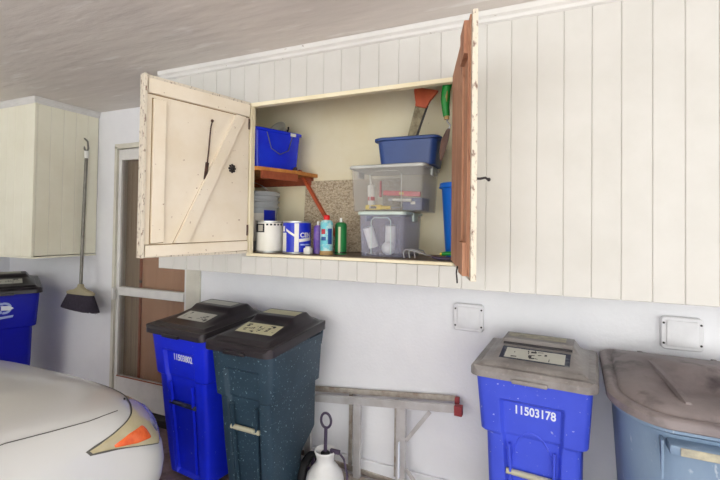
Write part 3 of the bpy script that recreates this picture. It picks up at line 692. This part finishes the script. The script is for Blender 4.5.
ring_patch(t, 'white_swoosh', 'canwhite', .0806, fa - .85, fa - .1, .128, .142, sl=-.035); ring_patch(t, 'white_swoosh', 'canwhite', .0806, fa + .15, fa + 1.2, .066, .084, sl=.01)
ring_patch(t, 'picture_spot', 'canwhite', .0806, fa - 1.35, fa - 1.0, .125, .155)
ring_patch(t, 'text_line', 'pale_blue', .0806, fa + .25, fa + 1.1, .048, .056)
# lettering CEM..: the visible letters of the label
q = MB()
cu = bpy.data.curves.new('lt', 'FONT'); cu.body = 'CEN'; cu.size = .036; cu.extrude = .0; cu.offset = .001
o_ = bpy.data.objects.new('tmp', cu); COL.objects.link(o_); me = bpy.data.meshes.new_from_object(o_.evaluated_get(bpy.context.evaluated_depsgraph_get())); bpy.data.objects.remove(o_)
for v in me.vertices:
    a = fa + .22 + v.co.x / .081; v.co = Vector((.0812 * cos(a), .0812 * sin(a), .094 + v.co.y))
me.materials.clear(); me.materials.append(M['canwhite']); o_ = bpy.data.objects.new('label_letters', me); COL.objects.link(o_); o_.parent = t

def spray(label, x, y, r, h, mt, capm, capr, group):
    t = thing('spray_can', label, 'spray can', (x, y, Z0), 0, group)
    q = MB(); q.lathe([(r - .004, 0), (r, .003), (r, .008), (r * .97, .010), (r * .97, h * .80), (r * .9, h * .84), (r * .6, h * .875), (r * .58, h * .88), (.001, h * .88)], 28); q.obj('body', mt, t, 40)
    q = MB(); q.lathe([(capr, h * .86), (capr, h * .97), (capr * .85, h), (.001, h)], 20); q.obj('cap', capm, t, 40); return t
t = spray('aqua spray can with a red cap on the cabinet floor', -1.118, 2.075, .036, .218, 'aqua', 'red', .017, 'spray cans')
fa = math.atan2(-2.07, 1.11); ring_patch(t, 'bottom_rim', 'goldrim', .0365, 0, 6.283, .001, .024, 32); ring_patch(t, 'red_print', 'redlevel', .0357, fa - .9, fa - .2, .115, .142); ring_patch(t, 'blue_print', 'deepblue', .0357, fa + .2, fa + .95, .06, .145); ring_patch(t, 'blue_print', 'deepblue', .0357, fa - .9, fa - .1, .08, .10)
t = spray('green spray can with a metal top right of the aqua can', -1.068, 2.15, .034, .205, 'greencan', 'whiteplastic', .008, 'spray cans')
fa = math.atan2(-2.15, 1.07); ring_patch(t, 'pale_stripe', 'label_cream', .0335, fa - .45, fa - .05, .01, .155); ring_patch(t, 'dark_band', 'iron', .0336, 0, 6.283, .0, .016, 32)
t = spray('purple spray can half hidden behind the aqua can', -1.205, 2.135, .026, .185, 'purple', 'whiteplastic', .007, 'spray cans')
t = thing('jar', 'small white jar in front of the blue paint can', 'jar', (-1.226, 2.062, Z0)); q = MB(); q.box(-.02, .02, -.018, .018, 0, .036, .004); q.obj('body', 'whiteplastic', t, 40)
q = MB(); q.lathe([(.016, .036), (.016, .044), (.001, .044)], 16); q.obj('lid', 'canwhite', t, 40)
t = thing('tin_can', 'small dull metal tin behind the white jar', 'tin', (-1.255, 2.27, Z0)); q = MB(); q.lathe([(.04, 0), (.042, .003), (.04, .006), (.04, .09), (.042, .093), (.038, .096), (.036, .09), (.001, .09)], 24); q.obj('body', 'pan', t, 40)
q = MB(); q.lathe([(.037, .093), (.03, .096), (.001, .096)], 24); q.obj('lid', 'canmetal', t, 40)
# buckets
t = thing('plastic_bucket', 'ribbed light grey bucket with wire handle under the inner shelf', 'bucket', (-1.755, 2.295, Z0))
q = MB(); pr = [(.118, 0), (.12, .004), (.132, .27), (.142, .272), (.142, .282), (.133, .284), (.134, .305), (.144, .307), (.144, .317), (.135, .32), (.136, .345), (.146, .348), (.146, .372), (.140, .374), (.136, .372), (.13, .34), (.112, .02), (.001, .02)]
q.lathe(pr, 40); q.obj('body', 'bucketgrey', t, 40)
fa = math.atan2(-2.2, 1.75)
ring_patch(t, 'paper_label', 'canwhite', .1315, fa - 1.2, fa + .3, .06, .235, 24); ring_patch(t, 'blue_label_panel', 'canblue', .1335, fa + .3, fa + 1.0, .18, .255, 12)
q = MB(); q.tube([(-.02 + .14 * cos(a), -.03 - .06 * sin(a), .36 + .075 * sin(a)) for a in [pi * i / 16 for i in range(17)]], .0022, 6); q.obj('handle', 'steel', t, 40)
# granite board
q = MB(); q.box(-.36, .30, -.008, .008, 0, .452, .002); tag(q.obj('speckled_board', 'stone'), 'speckled brown stone-look board leaning on the cabinet back', 'board'); o_ = bpy.data.objects['speckled_board']; o_.location = (-1.115, 2.418, Z0 + .001); o_.rotation_euler = (R(-3.5), 0, 0)
# blue tub on the shelf
t = thing('storage_tub', 'glossy cobalt blue tub on the small wooden inner shelf', 'tub', (-1.628, 2.225, 1.9045), R(-23))
def tub(t, hx, hy, h, r, th, mt, rim=.012, tp=.88, nm='body', rimm=None):
    q = MB(); q.rings([[Vector((x, y, z)) for x, y in rrect(hx * k - s_, hy * k - s_, r, 5)] for k, s_, z in ((tp, 0, 0), (1, 0, h), (1, th, h), (tp, th, th))]); b = q.obj(nm, mt, t, 40)
    q = MB(); q.rings([[Vector((x, y, z)) for x, y in rrect(hx + a, hy + a, r + .005, 5)] for a, z in ((0, h - .014), (rim, h - .012), (rim, h), (rim * .5, h + .004), (-th, h + .002), (-th, h - .010), (0, h - .014))], cap=False); q.obj('rim', rimm or mt, t, 40); return b
tub(t, .128, .165, .235, .025, .004, 'tubblue', .010, .90)
q = MB(); q.tube([(.139, -.09, .215), (.142, -.06, .12), (.142, 0, .09), (.142, .06, .12), (.139, .09, .215)], .003, 6); q.obj('wire_handle', 'steel', t, 40)
q = MB(); q.box(.139, .143, .075, .115, .212, .232, .002); q.obj('handle_clip', 'whiteplastic', t)
t = thing('pan', 'round grey metal pan sticking out of the blue tub', 'pan', (-1.578, 2.262, 2.125), 0)
q = MB(); mx = Matrix.Rotation(R(62), 4, 'X') @ Matrix.Rotation(R(-14), 4, 'Y'); q.lathe([(.001, 0), (.075, 0), (.085, .03), (.092, .032), (.092, .036), (.082, .034), (.072, .005), (.001, .005)], 32, mx=mx); q.obj('dish', 'pan', t, 40)
q = MB(); q.tube([(.07, 0, .03), (.085, -.01, .04), (.09, -.02, .05)], .006, 8); q.obj('handle', 'iron', t, 40)
t = thing('pipe', 'short dark pipe end resting on the shelf corner', 'pipe', (-1.452, 2.27, 1.9165)); q = MB(); q.tube([(-.10, .10, 0), (0, 0, 0)], .0115, 14); q.obj('tube', 'iron', t, 40)
q = MB(); q.tube([(-.004, .004, 0), (.008, -.008, 0)], .0118, 14); q.obj('collar', 'rust', t, 40)

# clear totes
def tote(label, x0, x1, y0, y1, z0, h, mt, lidm, group='clear plastic totes'):
    t = thing('storage_tote', label, 'storage tote', ((x0 + x1) / 2, (y0 + y1) / 2, z0), 0, group); hx, hy = (x1 - x0) / 2, (y1 - y0) / 2
    q = MB(); q.rings([[Vector((x, y, z)) for x, y in rrect(hx * k - s_, hy * k - s_, .022, 5)] for k, s_, z in ((.92, 0, 0), (.93, 0, .004), (.99, 0, h - .03), (1, 0, h - .016), (.985, .004, h - .016), (.925, .004, .006))]); q.obj('body', mt, t, 40)
    q = MB(); q.rings([[Vector((x, y, z)) for x, y in rrect(hx + a, hy + a, .03, 5)] for a, z in ((.002, h - .018), (.008, h - .016), (.008, h - .004), (.004, h), (-.015, h), (-.02, h - .005), (-.05, h - .005))]); q.obj('lid', lidm, t, 40)
    for sx_ in (-1, 1):
        q = MB(); q.box(sx_ * (hx + .006) - .006, sx_ * (hx + .006) + .006, -.04, .04, h - .05, h - .002, .004); q.obj('latch', lidm, t, 40)
    q = MB(); z_ = h * .25
    q.tube([(-hx * .42, -hy * .985, z_ * .3), (-hx * .42, -hy * 1.0, h * .80), (-hx * .30, -hy * 1.0, h * .86), (hx * .30, -hy * 1.0, h * .86), (hx * .42, -hy * 1.0, h * .80), (hx * .42, -hy * .985, z_ * .3)], .0022, 6); q.obj('moulded_rib', lidm, t, 40)
    return t
tote('small clear tote of white rolls under the larger tote', -.925, -.668, 2.065, 2.385, Z0, .238, 'tote_blue', 'tote_lid_green')
UZ = Z0 + .2385
tote('larger clear tote of tools stacked on the small one', -.970, -.566, 2.05, 2.37, UZ, .240, 'tote', 'tote_lid')
# contents
def simple(nm, label, cat, loc, build, group=None, rot=(0, 0, 0)):
    t = thing(nm, label, cat, loc, 0, group); t.rotation_euler = rot; build(t); return t
def p_(t, nm, mt, fn, s=40): q = MB(); fn(q); return q.obj(nm, mt, t, s)
def roll(t): p_(t, 'sheet', 'whiteplastic', lambda q: q.lathe([(.012, 0), (.028, 0), (.028, .11), (.012, .11), (.012, 0)], 24, cap=False)); p_(t, 'core', 'broomcap', lambda q: q.lathe([(.010, .001), (.0118, .001), (.0118, .109), (.010, .109)], 20))
simple('paper_roll', 'upright white roll at the left inside the small tote', 'roll', (-.868, 2.145, Z0 + .050), roll, 'white rolls in the small tote', (R(14), R(-12), 0))
simple('paper_roll', 'white roll at the right inside the small tote', 'roll', (-.778, 2.16, Z0 + .060), roll, 'white rolls in the small tote', (R(10), R(4), 0))
simple('foam_ball', 'round white ball in front of the rolls in the small tote', 'ball', (-.772, 2.115, Z0 + .046), lambda t: (p_(t, 'ball', 'whiteplastic', lambda q: q.sphere((0, 0, 0), .036)), p_(t, 'ball_seam', 'label', lambda q: q.tube([(.0362 * cos(a), .0362 * sin(a), 0) for a in [2 * pi * i / 24 for i in range(25)]], .0008, 6, cap=False))))
simple('cloth_rag', 'crumpled pinkish rag on the bottom of the small tote', 'rag', (-.84, 2.11, Z0 + .006), lambda t: p_(t, 'cloth', 'dust_strip', lambda q: q.grid(lambda u, v: Vector(((u - .5) * .11, (v - .5) * .05, .012 + .007 * sin(17 * u + 5 * v) * cos(9 * v))), 20, 12)))
U1 = UZ + .008
simple('caulk_tube', 'white caulk tube standing in the larger tote', 'caulk tube', (-.868, 2.11, U1), lambda t: (p_(t, 'tube', 'whiteplastic', lambda q: q.lathe([(.017, 0), (.018, .002), (.018, .13), (.006, .138), (.004, .165), (.001, .166)], 20)), p_(t, 'label_band', 'redlevel', lambda q: q.lathe([(.0184, .05), (.0184, .07)], 20, cap=False))), rot=(0, R(-2), 0))
simple('paint_brush', 'red-handled brush standing in the larger tote', 'paint brush', (-.825, 2.13, U1), lambda t: (p_(t, 'handle', 'redlevel', lambda q: q.tube([(0, 0, .07), (0, 0, .155)], [.012, .009], 10, .5)), p_(t, 'bristle', 'dust_strip', lambda q: q.box(-.016, .016, -.005, .005, 0, .07, .002))))
simple('spirit_level', 'red spirit level lying across the larger tote', 'level', (-.70, 2.11, U1 + .085), lambda t: (p_(t, 'beam', 'redlevel', lambda q: q.box(-.10, .10, -.008, .008, -.013, .013, .002)), p_(t, 'vial', 'yellow', lambda q: q.box(-.012, .012, -.0088, .0088, -.006, .006, .001))), rot=(0, R(3), 0))
simple('knife', 'white handled utility knife in front of the red level', 'knife', (-.69, 2.085, U1 + .052), lambda t: (p_(t, 'grip', 'whiteplastic', lambda q: q.tube([(-.05, 0, 0), (.05, 0, -.004)], [.009, .013], 12, .7)), p_(t, 'blade', 'steel', lambda q: q.box(-.075, -.048, -.001, .001, -.006, .006, 0))))
simple('tape_measure', 'yellow tape measure on the bottom of the larger tote', 'tape measure', (-.845, 2.09, U1), lambda t: (p_(t, 'case', 'yellow', lambda q: q.box(-.045, .045, -.018, .018, 0, .026, .006)), p_(t, 'side_label', 'ink', lambda q: q.box(-.02, .02, -.019, -.0178, .006, .018, 0))))
simple('screwdriver', 'yellow handled screwdriver lying in the larger tote', 'screwdriver', (-.76, 2.082, U1 + .011), lambda t: (p_(t, 'handle', 'yellow', lambda q: q.tube([(-.04, 0, 0), (.01, 0, 0)], .010, 10)), p_(t, 'shaft', 'steel', lambda q: q.tube([(.01, 0, 0), (.08, 0, 0)], .003, 8))))
simple('plastic_case', 'dark blue plastic case at the right inside the larger tote', 'case', (-.645, 2.20, U1), lambda t: (p_(t, 'case', 'basin', lambda q: q.box(-.06, .05, -.07, .07, 0, .065, .005)), p_(t, 'clasp', 'whiteplastic', lambda q: q.box(-.012, .012, -.074, -.07, .03, .045, .001))))
# basin
BZ = UZ + .2405
t = thing('wash_basin', 'rectangular navy blue plastic basin on top of the totes', 'basin', (-.68, 2.205, BZ), R(2))
tub(t, .162, .115, .140, .04, .004, 'basin', .014, .90)
# saw
t = thing('hand_saw', 'old hand saw with orange wooden handle standing in the basin', 'saw', (-.722, 2.20, BZ + .006))
ax = Vector((.28, .02, .95)).normalized()
mx = frame((0, 0, 0), ax, (.96, .05, -.27))
q = MB(); q.prism([(.0, -.020), (.36, -.034), (.36, .030), (0, .016)], -.001, .001, mx); q.obj('blade', 'sawsteel', t)
q = MB(); q.prism([(.02, .010), (.34, .026), (.34, .036), (0, .022)], -.003, .003, mx); q.obj('blade_spine', 'iron', t)
q = MB(); q.prism([(.10, -.014), (.24, -.022), (.24, .010), (.10, .006)], .001, .0016, mx); q.obj('blade_label', 'label_cream', t)
q = MB(); q.prism([(.325, -.032), (.345, -.036), (.40, -.062), (.425, -.066), (.43, .066), (.41, .060), (.37, .040), (.325, .030)], -.011, .011, mx); o_ = q.obj('handle', 'orange', t); bv = o_.modifiers.new('b', 'BEVEL'); bv.width = .006; bv.segments = 3
# trowel leaning on the tote front
t = thing('garden_trowel', 'garden trowel with green grip and dark narrow blade leaning on the basin', 'trowel', (-.482, 2.055, BZ + .004))
q = MB(); q.rings([[Vector((x0 + a, y0 + b_, z)) for a, b_ in ((-w_, 0), (0, -.004), (w_, 0), (0, .003))] for x0, y0, z, w_ in ((-.002, .0, .0, .005), (.004, -.003, .04, .014), (.018, -.006, .10, .018), (.034, -.01, .145, .010), (.04, -.012, .155, .004))]); q.obj('blade', 'trowel', t, 40)
q = MB(); q.tube([(.038, -.012, .15), (.045, -.014, .165), (.030, -.015, .185), (.028, -.016, .205)], .004, 8); q.obj('neck', 'steel', t, 40)
q = MB(); q.tube([(.028, -.016, .195), (.027, -.016, .212)], .0125, 12); q.obj('ferrule', 'goldrim', t, 40)
q = MB(); q.tube([(.027, -.016, .210), (.022, -.018, .25), (.021, -.02, .29), (.024, -.022, .33), (.032, -.024, .365), (.042, -.026, .385), (.06, -.026, .388)], [.016, .018, .022, .021, .022, .021, .015], 14); q.obj('grip', 'green_handle', t, 40)
q = MB(); q.tube([(.030, -.029, .265), (.030, -.034, .30), (.034, -.033, .335)], [.006, .010, .006], 10, .6); q.obj('grip_inlay', 'goldrim', t, 40)
# bright blue bucket
t = thing('waste_bucket', 'bright blue tapered bucket behind the right cabinet door', 'bucket', (-.418, 2.235, Z0))
q = MB(); q.lathe([(.075, 0), (.077, .004), (.1, .36), (.111, .362), (.111, .385), (.104, .388), (.097, .385), (.072, .01), (.001, .01)], 36); q.obj('body', 'brightblue', t, 40)
q = MB(); q.tube([(.112 * cos(a), .112 * sin(a), .366) for a in [2 * pi * i / 32 for i in range(33)]], .003, 6, cap=False); q.obj('rim_bead', 'brightblue', t, 40)
# hand fork
t = thing('hand_cultivator', 'three-tined steel hand cultivator lying on the cabinet floor', 'garden fork', (-.60, 2.045, Z0 + .006))
for k in range(3):
    y = -.02 + .02 * k; x = -.052 + .022 * k
    q = MB(); q.tube([(x, y - .012, .0), (x - .005, y - .01, .028), (x + .006, y - .004, .044), (x + .04, y * .5, .036), (.045, 0, .020)], .0032, 8); q.obj('tine', 'steel', t, 40)
q = MB(); q.tube([(.04, 0, .021), (.075, .01, .010), (.10, .02, .006)], .0045, 8); q.obj('shank', 'steel', t, 40)
# pruners
t = thing('pruning_shears', 'pruning shears with green and yellow handles lying by the right door', 'pruning shears', (-.468, 2.03, Z0 + .009))
q = MB(); q.tube([(-.005, .014, .022), (.02, .012, .026), (.05, .012, .026)], [.008, .010, .010], 12); q.obj('green_handle', 'green_handle', t, 40)
q = MB(); q.tube([(-.014, .014, .022), (-.004, .014, .022)], [.006, .009], 12); q.obj('yellow_tip', 'yellow', t, 40)
q = MB(); q.tube([(-.045, -.006, .006), (-.01, -.012, .002), (.03, -.008, .002), (.05, .0, .004)], [.006, .011, .011, .009], 12, .8); q.obj('dark_handle', 'wheel', t, 40)
q = MB(); q.bar((-.075, .01, .008), (-.02, .008, .014), .016, .004, up=(0, 1, 0)); q.obj('blade', 'rust', t)
